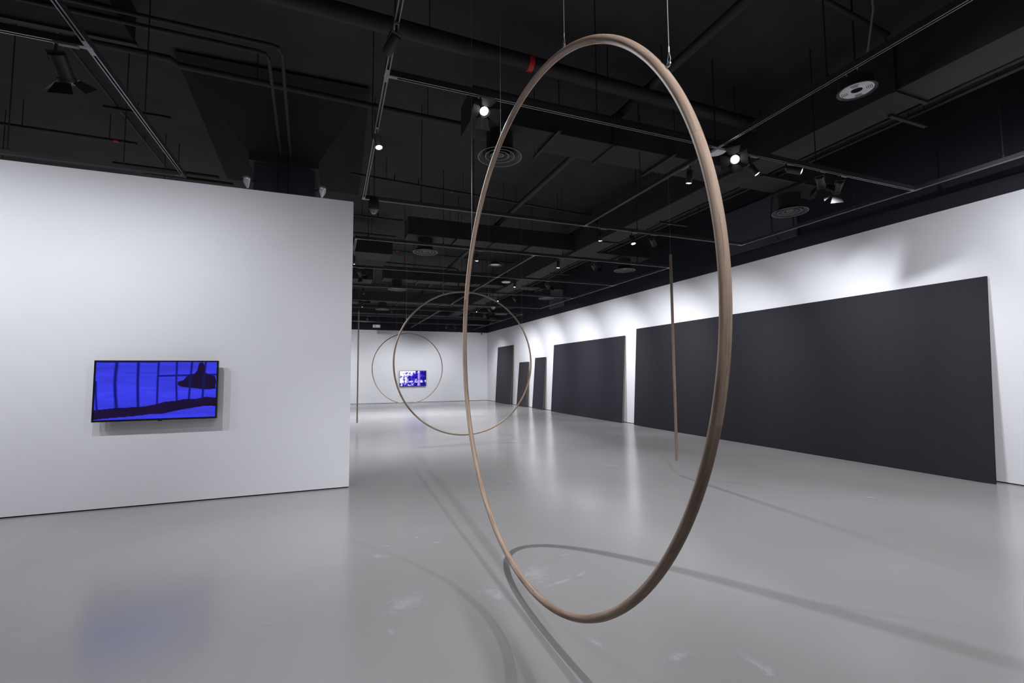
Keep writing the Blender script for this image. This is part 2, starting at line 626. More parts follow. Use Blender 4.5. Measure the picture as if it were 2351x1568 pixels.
def screen_grid(nx, ny, w, h, colour, parent):
    u, v = np.meshgrid(np.linspace(0, 1, nx), np.linspace(0, 1, ny))
    col = colour(u, v)
    vs = [(x, 0, z) for z, x in zip(((1 - v) * h).ravel(), (u * w).ravel())]
    fs = []
    for j in range(ny - 1):
        for i in range(nx - 1):
            a = j * nx + i
            fs.append((a, a + nx, a + nx + 1, a + 1))
    me = bpy.data.meshes.new('screen')
    me.from_pydata(vs, [], fs)
    at = me.color_attributes.new('picture', 'FLOAT_COLOR', 'POINT')
    c4 = np.ones((nx * ny, 4), np.float32)
    c4[:, :3] = col.reshape(-1, 3)
    at.data.foreach_set('color', c4.ravel())
    me.materials.append(MATS['screen_picture'])
    o = bpy.data.objects.new('screen', me)
    COL.objects.link(o)
    o.parent = parent
    return o


def blue_picture(u, v):
    """dark hand-drawn bars, a reclining band and a hooded shape on ultramarine; q, p: picture units 1443 x 690"""
    q, p = u * 1450, v * 690
    base = np.array(lin((56, 60, 226)))
    n = vnoise(u, v, 3, 9, 3) * 0.6 + vnoise(u, v, 7, 26, 5) * 0.4
    col = base[None, None, :] * (0.72 + 0.5 * n)[..., None]
    bar = np.array(lin((8, 14, 112)))
    dark = np.array(lin((25, 10, 52)))

    def line(pts, wd):
        xs, ys = zip(*pts)
        cx = np.interp(p, ys, xs)
        return np.clip(1.25 - np.abs(q - cx) / (wd / 2) * 0.9 + 0.15, 0, 1) * ((p >= ys[0] - 2) & (p <= ys[-1]))
    m = np.zeros(u.shape)
    for pts, wd in (([(232, 0), (222, 150), (220, 260), (232, 400), (252, 560)], 38), ([(480, 0), (482, 250), (500, 560)], 32),
                    ([(722, 0), (718, 250), (722, 520)], 24), ([(943, 0), (944, 250), (960, 490)], 24), ([(1132, 0), (1120, 200), (1108, 470)], 26),
                    ([(1305, 0), (1282, 240), (1280, 460)], 26), ([(4, 230), (12, 400), (35, 600)], 24)):
        m = np.maximum(m, line(pts, wd))
    hb = np.clip(1.3 - np.abs(p - (172 + (q - 720) * -0.02)) / 14, 0, 1) * (q > 715)
    m = np.maximum(m, hb)
    tb = np.clip(1.2 - p / (8 + 10 * vnoise(u, v, 14, 2, 9)), 0, 1) * (q < 700)
    m = np.maximum(m, tb)
    col = col * (1 - m[..., None]) + bar * m[..., None]
    sil = inside(q, p, [(962, 246), (1030, 226), (1075, 176), (1115, 152), (1168, 146), (1200, 104), (1214, 34), (1226, 6), (1262, 4), (1280, 18), (1292, 58), (1302, 134),
                        (1362, 156), (1430, 178), (1446, 240), (1440, 338), (1345, 346), (1262, 342), (1190, 330), (1120, 324), (1055, 314), (1008, 308), (966, 288)])
    band = inside(q, p, [(-5, 572), (120, 560), (275, 548), (500, 546), (610, 536), (730, 512), (808, 490), (950, 480), (1050, 462), (1210, 460), (1330, 438), (1455, 452),
                         (1455, 560), (1330, 552), (1210, 566), (990, 596), (908, 612), (790, 636), (650, 636), (450, 656), (270, 664), (95, 674), (-5, 686)])
    for k in (sil, band):
        t = 0.7 + 0.5 * vnoise(u, v, 6, 5, 11)
        col = np.where(k[..., None], dark * t[..., None], col)
    # the two bars that cross in front of the hooded shape
    ov = np.maximum(line([(1120, 160), (1108, 330)], 24), line([(1294, 120), (1281, 340)], 24)) * sil * 0.85
    col = col * (1 - ov[..., None]) + np.array(lin((14, 18, 96))) * ov[..., None]
    return col


def park_picture(u, v):
    """blown-out violet garden: white sky, dark tree masses, pale column, dappled ground"""
    n = vnoise(u, v, 11, 7, 21) * 0.42 + vnoise(u, v, 26, 16, 22) * 0.36 + vnoise(u, v, 46, 28, 23) * 0.22
    d = n + 0.42 * (u - 0.35) + 0.10 * (0.5 - np.abs(v - 0.5))
    d = d - 0.34 * np.clip(0.38 - v, 0, 1) * np.clip(1.5 - 1.6 * u, 0, 1) * 2.2
    d = np.where((v > 0.42) & (v < 0.78) & (u < 0.3), d - 0.12, d)
    d = np.where((v > 0.62) & (v < 0.78) & (u > 0.55), d - 0.26, d)
    d = np.where(v > 0.8, d + 0.10, d)
    trunk = ((np.abs(u - 0.165 - 0.01 * np.sin(v * 9)) < 0.014) | (np.abs(u - 0.275) < 0.012) | (np.abs(u - 0.56 - 0.05 * (v - 0.5)) < 0.012)) & (v > 0.3) & (v < 0.85)
    d = np.where(trunk, 0.68, d)
    xs = [0.2, 0.42, 0.5, 0.6, 0.78]
    cs = np.array([lin(c) for c in ((255, 255, 255), (246, 242, 255), (112, 92, 240), (58, 34, 205), (12, 4, 130))])
    col = np.stack([np.interp(d, xs, cs[:, k]) for k in range(3)], -1)
    colm = (np.abs(u - 0.735) < 0.045 + 0.012 * (v > 0.82)) & (v > 0.12)
    sh = np.clip((u - 0.69) / 0.09, 0, 1)
    pc = np.array(lin((205, 180, 255))) * (1 - sh)[..., None] + np.array(lin((120, 84, 240))) * sh[..., None]
    pc = np.where((np.abs(v - 0.57) < 0.02)[..., None], np.array(lin((96, 60, 220))), pc)
    col = np.where(colm[..., None], pc, col)
    return col


def television(label, x0, x1, z0, z1, ywall, stand, pic, nx, ny, gain):
    w, h = x1 - x0, z1 - z0
    t = 0.045
    root = thing('television', label, 'television', (x0, ywall - stand, z0))
    bz = 0.017
    bevel(MB().box(0, w, 0.006, t, 0, h).build('housing', 'tv_black', root), 0.004)
    for nm, b in (('bezel', (0, bz, -.002, .008, 0, h)), ('bezel', (w - bz, w, -.002, .008, 0, h)), ('bezel', (bz, w - bz, -.002, .008, h - bz, h)), ('bezel', (bz, w - bz, -.002, .008, 0, bz * 1.25))):
        MB().box(*b).build(nm, 'tv_black', root)
    MB().box(w * .51, w * .545, -.003, .01, -.009, 0.001).build('receiver_bump', 'tv_black', root)
    sc = screen_grid(nx, ny, w - 2 * bz, h - 2.25 * bz, lambda u, v: pic(u, v) * gain, root)
    sc.location = (bz, 0.004, bz * 1.25)
    MB().box(w * .3, w * .7, t, stand, h * .3, h * .7).build('wall_bracket', 'tv_black', root)
    return root


television('wide black television on the near white partition showing ultramarine bars and a dark figure', -2.473, -1.270, 0.992, 1.684, YL, 0.13, blue_picture, 241, 136, 1.0)
television('small distant television on the far wall showing a violet and white garden', 3.43, 4.855, 0.873, 1.705, YF, 0.10, park_picture, 131, 76, 1.0)

# ------------------------------------------------------------------ lighting tracks
ZT = 3.97
TW, TH = 0.036, 0.052


def rail(parent, p0, p1):
    """channel-shaped rail seen from below: side walls, a groove and two bright conductor lips"""
    x0, y0 = p0
    x1, y1 = p1
    hw = TW / 2
    o = MB()
    if abs(y1 - y0) < 1e-6:
        o.box(x0, x1, y0 - hw, y0 - 0.010, ZT, ZT + TH).box(x0, x1, y0 + 0.010, y0 + hw, ZT, ZT + TH).box(x0, x1, y0 - 0.010, y0 + 0.010, ZT + 0.018, ZT + TH)
        l = MB().box(x0, x1, y0 - hw, y0 - 0.009, ZT - 0.003, ZT).box(x0, x1, y0 + 0.009, y0 + hw, ZT - 0.003, ZT)
    else:
        o.box(x0 - hw, x0 - 0.010, y0, y1, ZT, ZT + TH).box(x0 + 0.010, x0 + hw, y0, y1, ZT, ZT + TH).box(x0 - 0.010, x0 + 0.010, y0, y1, ZT + 0.018, ZT + TH)
        l = MB().box(x0 - hw, x0 - 0.009, y0, y1, ZT - 0.003, ZT).box(x0 + 0.009, x0 + hw, y0, y1, ZT - 0.003, ZT)
    r = o.build('rail', 'track_black', parent)
    l.build('conductor_lip', 'track_lip', r)
    return r


def frame(label, xs, ys, rods, joints):
    root = thing('lighting_track', label, 'light track', (0, 0, 0), 'black lighting track frames')
    for (x, a, b) in ys:
        rail(root, (x, a), (x, b))
    for (y, a, b) in xs:
        rail(root, (a, y), (b, y))
    for (x, y) in joints:
        j = MB().box(x - .022, x + .022, y - .022, y + .022, ZT - 0.005, ZT + 0.004)
        for sg in (-1, 1):
            if any(abs(yy - y) < .05 and a_ - .03 < x + sg * .08 < b_ + .03 for (yy, a_, b_) in xs):
                j.box(min(x, x + sg * .085), max(x, x + sg * .085), y - .0185, y + .0185, ZT - 0.0045, ZT + 0.004)
            if any(abs(xx - x) < .05 and a_ - .03 < y + sg * .08 < b_ + .03 for (xx, a_, b_) in ys):
                j.box(x - .0185, x + .0185, min(y, y + sg * .085), max(y, y + sg * .085), ZT - 0.0045, ZT + 0.004)
        j.build('joint_plate', 'track_lip', root)
    for (x, y) in rods:
        MB().cyl((x, y, ZT + TH - .002), (x, y, ZC + .01), 0.006, 8).cyl((x, y, ZT + TH - .004), (x, y, ZT + TH + .03), 0.014, 8).build('hanger_rod', 'black_pipe', root, True)
    return root


frame('black lighting track frame hanging over the space before the near partition', [(4.27, -8, -1.74), (6.72, -8, -1.74)], [(-1.74, -4.5, 6.738)],
      [(-1.74, 1.0), (-3.4, 6.72), (-2.6, 4.27), (-4.5, 6.72), (-2.35, 6.72), (-1.74, 5.4)], [(-1.74, 4.27), (-1.74, 6.72)])
frame('black lighting track grid hanging above the nearest hoop', [(-1.6, .39, 7.43), (1.2, .39, 7.43), (3.82, .39, 7.43), (6.72, .39, 7.43)], [(.39, -3, 6.738), (3.94, -3, 6.72), (7.43, -3, 6.738)],
      [(.39, 3.3), (.39, 5.3), (1.2, 6.72), (2.4, 3.82), (2.0, 6.72), (3.94, 5.2), (3.94, 2.6), (5.5, 3.82), (5.0, 6.72), (7.43, 4.6), (7.43, 2.9), (6.4, 6.72)],
      [(.39, 3.82), (3.94, 3.82), (7.43, 3.82), (3.94, 6.72), (7.43, 6.72), (.39, 6.72), (.39, 1.2), (3.94, 1.2)])
frame('black lighting track grid hanging over mid-gallery beyond the slim rod', [(8.78, .39, 7.43), (11.15, .39, 7.43), (13.5, .39, 7.43), (16.1, .39, 7.43)], [(.39, 8.762, 16.118), (3.94, 8.78, 16.1), (7.43, 8.762, 16.118)],
      [(.6, 8.78), (2.0, 8.78), (4.6, 8.78), (6.5, 8.78), (1.6, 11.15), (3.0, 11.15), (6.0, 11.15), (2.2, 13.5), (5.8, 13.5), (1.8, 16.1), (6.0, 16.1), (7.43, 10), (3.94, 12.4)],
      [(.39, 8.78), (3.94, 8.78), (7.43, 8.78), (3.94, 11.15), (7.43, 11.15), (3.94, 13.5), (7.43, 13.5), (.39, 11.15)])
frame('farthest black lighting track grid, hanging before the far wall', [(17.9, .39, 7.43), (20.35, .39, 7.43), (22.7, .39, 7.43)], [(.39, 17.882, 25.0), (3.94, 17.9, 25.0), (7.43, 17.882, 25.0)],
      [(1.5, 17.9), (4.8, 17.9), (6.5, 17.9), (2.4, 20.35), (5.6, 20.35), (2.8, 22.7), (5.4, 22.7)], [(3.94, 17.9), (7.43, 17.9), (3.94, 20.35), (3.94, 22.7), (7.43, 20.35)])


frame('unseen black lighting track pair added in the bay behind the near partition', [], [(-2.6, 8.2, 24), (-4.6, 8.2, 24)], [(-2.6, 9), (-2.6, 16), (-4.6, 9), (-4.6, 16)], [])  # unseen rails, added only to carry the extra lamps of the bay


# ------------------------------------------------------------------ track spotlights (each carries its own lamp)
def spotlight(label, x, y, aim, power=0, angle=70, blend=0.6, along='x', barn=False, r=0.036, L=0.14, drop=0.075, lit=True, radius=0.012, group='track spotlights'):
    """adapter under the rail, stem, yoke, can pointing at aim, lens; optional four barn doors"""
    root = thing('track_spotlight', label, 'spotlight', (x, y, ZT), group)
    a = Vector((1, 0, 0)) if along == 'x' else Vector((0, 1, 0))
    b = Vector((0, 1, 0)) if along == 'x' else Vector((1, 0, 0))
    bevel(MB().obox(a * 0.055 + Vector((0, 0, -0.009)), a * 0.075, b * 0.017, Vector((0, 0, 0.009))).build('track_adapter', 'adapter_grey', root), 0.003)
    MB().cyl((0, 0, 0.004), (0, 0, -drop), 0.010, 10).build('stem', 'spot_black', root, True)
    piv = Vector((0, 0, -drop))
    d = (Vector(aim) - (Vector((x, y, ZT)) + piv)).normalized()
    side = d.cross(Vector((0, 0, 1)))
    side = side.normalized() if side.length > 1e-3 else a
    up = side.cross(d).normalized()
    yk = MB()
    yk.obox(piv, side * (r + 0.006), up * 0.008, d * 0.008)
    for sg in (-1, 1):
        yk.obox(piv + side * sg * (r + 0.004) + d * 0.03, side * 0.0025, up * 0.009, d * 0.036)
    yk.build('yoke', 'spot_black', root)
    st = piv + d * 0.012
    en = piv + d * (0.012 + L)
    can = MB().tube([st, st + d * 0.006, en - d * 0.002, en], r, 24, caps=False, radii=[r * .86, r, r, r * .96])
    can.tube([en, en - d * 0.008], r * .96, 24, caps=False, radii=[r * .96, r * .84])
    can.face(list(range(24))[::-1])
    can.build('lamp_body', 'spot_black', root, True)
    lc = en - d * 0.006
    ring = [lc + (side * math.cos(t) + up * math.sin(t)) * r * .85 for t in np.linspace(0, 2 * math.pi, 25)[:-1]]
    lm = MB()
    lm.v = [tuple(p) for p in ring] + [tuple(lc + d * 0.009)]
    for k in range(24):
        lm.face((k, (k + 1) % 24, 24))
    lm.build('lens', 'lens_glow' if lit else 'reflector', root, True)
    if barn:
        col = MB().tube([en - d * 0.012, en + d * 0.012], r * 1.12, 20, caps=False)
        col.build('barn_collar', 'barn_black', root, True)
        for ax, ot in ((side, up), (-side, up), (up, side), (-up, side)):
            base = en + d * 0.012 + ax * r * 1.1
            dirv = (d * 0.6 + ax * 0.8).normalized()
            hl = 0.10
            w0, w1 = r * .95, r * 1.6
            fl = [base - ot * w0, base + ot * w0, base + ot * w1 + dirv * hl, base - ot * w1 + dirv * hl]
            MB().prism(fl, ax * 0.0012).build('barn_door', 'barn_black', root)
    if lit and power > 0:
        ld = bpy.data.lights.new('spot_lamp', 'SPOT')
        ld.energy = power * POWER
        ld.color = LIGHT_COL
        ld.spot_size = math.radians(angle)
        ld.spot_blend = blend
        ld.shadow_soft_size = radius
        lo = bpy.data.objects.new('spot_lamp', ld)
        COL.objects.link(lo)
        lo.parent = root
        lo.location = en + d * (0.105 if barn else 0.008)
        lo.rotation_euler = d.to_track_quat('-Z', 'Y').to_euler()
    return root


SP = spotlight
K = 200
# --- near grid, in view
SP('bright round spotlight pointing straight down from the track above the near partition end', .39, 4.70, (0.9, 3.6, 0), K * 2.1, 130, 1.0, 'y')
SP('spotlight with open barn doors hanging beside the nearest hoop', 1.20, 3.82, (1.25, 1.5, 1.2), K * 0.8, 90, .9, 'x', True, .042, .15)
SP('spotlight pointing down just behind the near hoop rim, beside a white access disc', 3.94, 4.25, (3.9, 5.0, 0), K * 0.55, 110, 1.0, 'y')
SP('dazzling spotlight with barn doors facing the camera, just past the near hoop rim', 4.22, 3.82, (.7, 1.5, 2.0), K * 2.1, 62, .9, 'x', True, .05, .16)
SP('small spotlight tilted sideways below the dazzling barn-door lamp', 4.40, 3.82, (5.6, 2.9, 1.5), K * 0.7, 100, .9, 'x', False, .034, .13, .12)
SP('lit cylinder spotlight lying almost level under the crossing track', 4.98, 3.82, (7.2, .9, 2.3), K * 1.0, 120, 1.0, 'x', False, .042, .16)
SP('barn-door spotlight turned away, second from the end of the crossing track', 5.55, 3.82, (8.3, 5.2, 1.4), K * 1.4, 85, .9, 'x', True, .045, .14)
SP('barn-door spotlight nearest the wall on the crossing track, one flap gleaming', 5.93, 3.82, (8.35, 7.0, 1.4), K * 1.4, 85, .9, 'x', True, .045, .16)
SP('spotlight pointing down, first of three on the track above the slim rod', 4.24, 6.72, (4.3, 6.9, 0), K * 0.65, 100, 1.0, 'x')
SP('spotlight with a bright lens, middle of three on the track above the slim rod', 4.88, 6.72, (4.85, 5.6, 0.2), K * 1.1, 90, 1.0, 'x', False, .04, .15)
SP('barn-door spotlight aimed at the wall, last of three above the slim rod', 5.30, 6.72, (8.36, 8.4, 1.3), K * 2.0, 85, .9, 'x', True, .042, .15)
# --- the bay before the partition and the tracks above the camera
SP('barn-door spotlight shining on the near partition television, topmost in the corner', -1.93, 4.27, (-1.5, 6.7, 1.1), K * 0.62, 135, 1.0, 'x', True, .053, .17)
for xx, pw in ((-3.2, 0.62), (-4.5, 0.68), (-5.8, 0.75)):  # first fits the television's shadows; outer two added to even out the wall
    SP('unseen spotlight washing the near partition from the track beyond the frame edge', xx, 4.27, (xx, 6.7, 1.55), K * pw, 130, 1.0, 'x', group='partition washers beyond the frame edge')
SP('added spotlight on the track above the camera washing the partition end', .39, 3.2, (-1.3, 6.7, 1.2), K * 0.34, 125, 1.0, 'y')  # added to lift the brightness of the partition end
for xx, yy, al, tg, pw in ((.95, -1.6, 'x', (1.4, 1.8, 2.5), 3.6), (-1.74, 1.2, 'y', (-1.5, 2.8, 0), 0.42), (4.6, 1.2, 'x', (4.5, 2.2, 0), 2.4), (5.9, 1.2, 'x', (8.38, 3.2, 1.4), 2.0)):  # first inferred from a hoop shadow; the others are added unseen fill
    SP('unseen spotlight lighting the room from the track behind the camera', xx, yy, tg, K * pw, 52 if pw == 3.6 else 120, 1.0, al, group='floor lights above the camera')
# --- middle grid
SP('small lit spotlight on the mid-gallery track above the face-on hoop', 2.675, 8.78, (2.7, 8.9, 0), K * 1.3, 100, 1.0, 'x')
SP('spotlight pointing down, second along the mid-gallery front track', 4.49, 8.78, (4.4, 9.0, 0), K * 1.2, 100, 1.0, 'x')
SP('barn-door spotlight aimed at the wall on the mid-gallery front track', 5.32, 8.78, (8.36, 10.4, 1.5), K * 2.5, 85, .9, 'x', True, .042, .15)
SP('lit spotlight half hidden by the end of the near partition', .39, 9.85, (.9, 10.5, 0), K * 1.8, 100, 1.0, 'y')
SP('barn-door spotlight just past the edge of the near partition', 0.55, 11.15, (2.4, 13.4, 1.2), K * 1.0, 80, .9, 'x', True, .042, .14)
SP('spotlight under a boxy baffle beside the round ceiling disc in mid-gallery', 4.43, 11.15, (4.2, 11.3, 0), K * 2.4, 100, 1.0, 'x')
SP('barn-door spotlight aimed at the wide square board', 5.32, 11.15, (8.36, 12.9, 1.5), K * 2.5, 85, .9, 'x', True, .042, .15)
SP('dark unlit spotlight above the distant slim rod', .82, 13.5, (.9, 13.6, 0), 0, lit=False)
SP('dark unlit spotlight on the track behind the face-on hoop', 2.88, 13.5, (2.7, 13.8, 0), 0, lit=False)
SP('lit spotlight pointing down just inside the face-on hoop rim', 4.80, 13.5, (4.4, 13.6, 0), K * 2.8, 100, 1.0, 'x')
SP('barn-door spotlight aimed at the narrow boards, behind the face-on hoop rim', 5.30, 13.5, (8.36, 15.4, 1.5), K * 2.5, 85, .9, 'x', True, .042, .15)
SP('lit spotlight far down the gallery, just beyond the distant slim rod', .93, 16.1, (1.2, 16.6, 0), K * 3.4, 110, 1.0, 'x')
SP('lit spotlight seen through the face-on hoop, left of a barn-door lamp', 4.92, 16.1, (4.4, 16.4, 0), K * 3.2, 100, 1.0, 'x')
SP('barn-door spotlight seen through the face-on hoop, beside a white camera dome', 5.33, 16.1, (8.36, 17.9, 1.5), K * 2.5, 85, .9, 'x', True, .042, .15)
# --- unseen lamps added behind the near partition, their bounce brightens the slab
for xx, yy in ((-2.6, 9.6), (-4.6, 12.6), (-2.6, 16.5), (-4.6, 20.0)):
    SP('unseen added spotlight lighting the floor of the bay behind the near partition', xx, yy, (xx - .2, yy + .3, 0), K * 4.6, 130, 1.0, 'y', group='floor lights behind the near partition')
# --- far grid
SP('lit spotlight above the farthest hoop', 2.1, 17.9, (2.2, 19.2, 0), K * 4.0, 110, 1.0, 'x')
SP('bright spotlight low in the face-on hoop, before the far corner', 5.31, 17.9, (5.1, 19.0, 0), K * 3.6, 110, 1.0, 'x')
SP('barn-door spotlight low in the face-on hoop, aimed at the tallest narrow board', 5.75, 17.9, (8.36, 20.0, 1.3), K * 1.8, 85, .9, 'x', True, .042, .15)
SP('lit spotlight between the distant slim rod and the farthest hoop', 1.4, 20.35, (1.5, 25.4, 1.0), K * 2.4, 78, 1.0, 'x')
SP('spotlight washing the far wall above its television', 3.2, 22.7, (3.6, 25.4, 0.4), K * 0.9, 105, 1.0, 'x', False)
SP('first of two gleaming barn-door lamps in front of the far wall', 5.35, 22.7, (5.2, 25.4, 0.5), K * 0.8, 100, 1.0, 'x', True, .042, .15)
SP('second of two gleaming barn-door lamps in front of the far wall', 5.75, 22.7, (8.36, 23.2, 0.6), K * 1.2, 95, 1.0, 'x', True, .042, .15)
SP('spotlight washing the corner of the far wall', 6.9, 20.35, (6.9, 25.4, 1.0), K * 1.7, 78, 1.0, 'x')
SP('spotlight washing the far wall behind the near partition', .39, 21.6, (-1.2, 25.4, 0.8), K * 1.7, 90, 1.0, 'y')


# ------------------------------------------------------------------ air diffusers
def diffuser(label, x, y, zb=4.25):
    root = thing('air_diffuser', label, 'air diffuser', (x, y, zb), 'round ceiling diffusers')
    MB().lathe([(.275, .0), (.279, .006), (.262, .02), (.205, .062), (.2, .058), (.25, .016), (.275, 0)], n=44).build('outer_cone', 'diffuser_metal', root, True)
    MB().lathe([(.182, .012), (.186, .018), (.13, .066), (.126, .062), (.182, .012)], n=40).build('middle_cone', 'diffuser_metal', root, True)
    MB().lathe([(.112, .016), (.116, .022), (.07, .066), (.066, .062), (.112, .016)], n=36).build('inner_cone', 'diffuser_metal', root, True)
    MB().lathe([(.0005, .024), (.03, .022), (.05, .028), (.05, .036), (.0005, .04)], n=30).build('centre_disc', 'diffuser_metal', root, True)
    for rr, zz in ((.277, .002), (.184, .014), (.114, .018), (.048, .026)):
        MB().tube([(rr * math.cos(t), rr * math.sin(t), zz) for t in np.linspace(0, 2 * math.pi, 41)[:-1]], .0045, 6, closed=True).build('rim', 'diffuser_rim', root, True)
    nk = MB().lathe([(.17, .052), (.17, .315)], n=32)
    nk.lathe([(.2, .05), (.2, .062), (.16, .062)], n=32)
    nk.lathe([(.001, .25), (.168, .25)], n=32)
    nk.build('neck', 'black_pipe', root, True)
    for k in range(4):
        a = math.pi / 4 + k * math.pi / 2
        MB().cyl((.03 * math.cos(a), .03 * math.sin(a), .034), (.2 * math.cos(a), .2 * math.sin(a), .058), .003, 6).build('spider_arm', 'black_pipe', root)
    return root


for (x, y, l) in ((1.96, 5.42, 'large round air diffuser behind the near rim of the nearest hoop'), (7.37, 5.62, 'round air diffuser near the long wall, nearest of that side'),
                  (1.95, 10.38, 'round air diffuser in mid-gallery seen between partition and hoop'), (7.33, 10.45, 'round air diffuser near the long wall above the slim rod track'),
                  (1.96, 15.32, 'small distant round air diffuser above the face-on hoop'), (7.35, 15.4, 'small distant round air diffuser beside the face-on hoop by the long wall'),
                  (2.0, 20.28, 'tiny far round air diffuser above the farthest hoop'), (7.33, 20.25, 'tiny far round air diffuser inside the face-on hoop rim')):
    diffuser(l, x, y)


# ------------------------------------------------------------------ ducts
def duct(label, parts, m='black_duct', flanges=(), straps=()):
    root = thing('air_duct', label, 'duct', (0, 0, 0), 'black air ducts under the slab')
    for b in parts:
        bevel(MB().box(*b).build('duct_section', m, root), 0.006)
    for b in flanges:
        MB().box(*b).build('flange', m, root)
    for b in straps:
        x0, x1, y0, y1, z = b
        MB().box(x0, x1, y0, y1, z - .03, z).build('strap_bar', 'black_pipe', root)
        for px, py in (((x0 + .02, (y0 + y1) / 2), (x1 - .02, (y0 + y1) / 2)) if x1 - x0 > y1 - y0 else (((x0 + x1) / 2, y0 + .02), ((x0 + x1) / 2, y1 - .02))):
            MB().cyl((px, py, z - .04), (px, py, ZC + .01), .006, 6).build('hanger_rod', 'black_pipe', root)
    return root


duct('long main duct running the length of the gallery beside the long wall', [(5.60, 6.13, -4.9, 2.98, 4.5, 5.05), (5.60, 6.13, 3.0, 8.98, 4.5, 5.05), (5.60, 6.13, 9.0, 16.98, 4.5, 5.05), (5.60, 6.13, 17.0, 23.45, 4.5, 5.05)],
     flanges=[(5.575, 6.155, yy - .02, yy + .02, 4.475, 5.07) for yy in (2.99, 8.99, 16.99)], straps=[(6.05, 6.75, yy - .02, yy + .02, 4.5) for yy in (1.2, 3.3, 5.05, 7.4, 12.4, 14.6, 18.6, 22.4)])
for i, (yr, l1, l2) in enumerate(((5.42, 'wide black branch duct above the nearest round diffuser', 'stub branch duct above the diffuser by the long wall'),
                                  (10.38, 'black branch duct crossing mid-gallery above the second diffuser row', 'stub branch duct by the long wall in mid-gallery'),
                                  (15.35, 'distant black branch duct above the face-on hoop', 'distant stub branch duct by the long wall'),
                                  (20.28, 'farthest black branch duct above the farthest hoop', 'farthest stub branch duct by the long wall'))):
    duct(l1, [(1.52, 3.5, yr - .26, yr + .26, 4.56, 4.96), (3.51, 5.599, yr - .26, yr + .26, 4.56, 4.96)], flanges=[(3.485, 3.525, yr - .285, yr + .285, 4.535, 4.985)], straps=[(2.6, 2.64, yr - .4, yr + .4, 4.55), (4.4, 4.44, yr - .4, yr + .4, 4.55)])
    duct(l2, [(6.131, 7.95, yr - .24, yr + .24, 4.56, 4.9)], straps=[(7.0, 7.04, yr - .36, yr + .36, 4.55)])
for (x0, x1, y0, y1, z0, z1, l) in ((-1.6, 1.42, 12.0, 12.75, 4.55, 4.92, 'short dark duct ending beside the edge of the near partition'), (-3, 1.2, 15.2, 15.9, 4.5, 4.9, 'low dark duct behind the distant slim rod'),
                                    (-3, 1.0, 19.6, 20.4, 4.45, 4.95, 'far dark duct high behind the distant slim rod'), (-7.9, 8.3, 23.5, 24.1, 4.5, 5.1, 'broad dark bulkhead duct crossing in front of the far wall')):
    duct(l, [(x0, x1, y0, y1, z0, z1)], flanges=[((x0 + x1) / 2 - .02, (x0 + x1) / 2 + .02, y0 - .02, y1 + .02, z0 - .02, z1 + .02)])

# plenum above the partition: navy box with a tapering hood spreading towards the camera
pl = thing('air_plenum', 'dark navy air-handling box with flared hood above the near partition', 'air handler', (0, 0, 0))
bevel(MB().box(-1.19, -0.30, 8.15, 9.2, 4.0, 4.86).build('plenum_box', 'navy_duct', pl), 0.008)
MB().box(-1.25, -0.24, 8.05, 9.25, 4.86, 4.97).build('plenum_rim', 'black_duct', pl)
hd = MB()
lo_ = [(-1.25, 8.05, 4.97), (-0.24, 8.05, 4.97), (-0.24, 9.25, 4.97), (-1.25, 9.25, 4.97)]
hi_ = [(-1.86, 6.55, 5.46), (0.44, 6.5, 5.46), (0.5, 10.6, 5.46), (-2.0, 10.6, 5.46)]
hd.v = lo_ + hi_
for q in ((0, 1, 5, 4), (1, 2, 6, 5), (2, 3, 7, 6), (3, 0, 4, 7), (4, 5, 6, 7), (3, 2, 1, 0)):
    hd.face(q)
hd.build('flared_hood', 'hood_black', pl)


def emergency_light(label, x, y, z, sx):
    root = thing('emergency_light', label, 'emergency light', (x, y, z), 'emergency lamp heads beside the air handler')
    b = MB().tube([(0, 0, -.03), (0, 0, .0), (sx * .005, -.02, .06), (sx * .008, -.03, .12)], .03, 18, caps=True, radii=[.012, .03, .062, .07])
    b.build('lamp_head', 'reflector', root, True)
    MB().lathe([(.0005, .16), (.03, .155), (.055, .14), (.068, .122)], (sx * .008, -.03, 0), 18).build('lamp_glass', 'white_plastic', root, True)
    MB().obox((-sx * .055, .01, .09), (.055, 0, 0), (0, .012, 0), (0, 0, .012)).build('arm', 'spot_black', root)
    MB().cyl((0, 0, -.14), (0, 0, -.02), .014, 8).build('base_knuckle', 'spot_black', root)


emergency_light('small clear emergency lamp head on the far side of the navy air handler', -1.26, 8.12, 4.45, -1)
emergency_light('small clear emergency lamp head near the partition end side of the air handler', -.19, 8.12, 4.44, 1)


# ------------------------------------------------------------------ pipes
def pipe(label, path, r, rods=(), bands=(), sprinklers=(), clamps=(), name='ceiling_pipe', m='black_pipe'):
    root = thing(name, label, 'pipe', (0, 0, 0), 'black pipes under the slab')
    MB().tube(path, r, 14).build('pipe_run', m, root, True)
    for p in rods:
        x, y, z = p
        MB().cyl((x, y, z), (x, y, ZC + .01), .0055, 6).build('hanger_rod', 'black_pipe', root)
        ringp = [(x + (r + .004) * math.cos(t) * 0, y, z) for t in (0,)]
    for (p, ax) in bands:
        p = Vector(p)
        a = Vector((1, 0, 0)) if ax == 'x' else Vector((0, 1, 0))
        MB().cyl(p - a * .03, p + a * .03, r + .003, 16).build('red_band', 'red_band', root, True)
    for p in sprinklers:
        x, y, z = p
        MB().cyl((x, y, z), (x, y, z + .10), .012, 8).cyl((x, y, z + .1), (x, y, z + .13), .006, 8).lathe([(.0005, .135), (.022, .135), (.022, .139), (.0005, .139)], (x, y, z), 10).build('sprinkler', 'black_pipe', root, True)
    return root


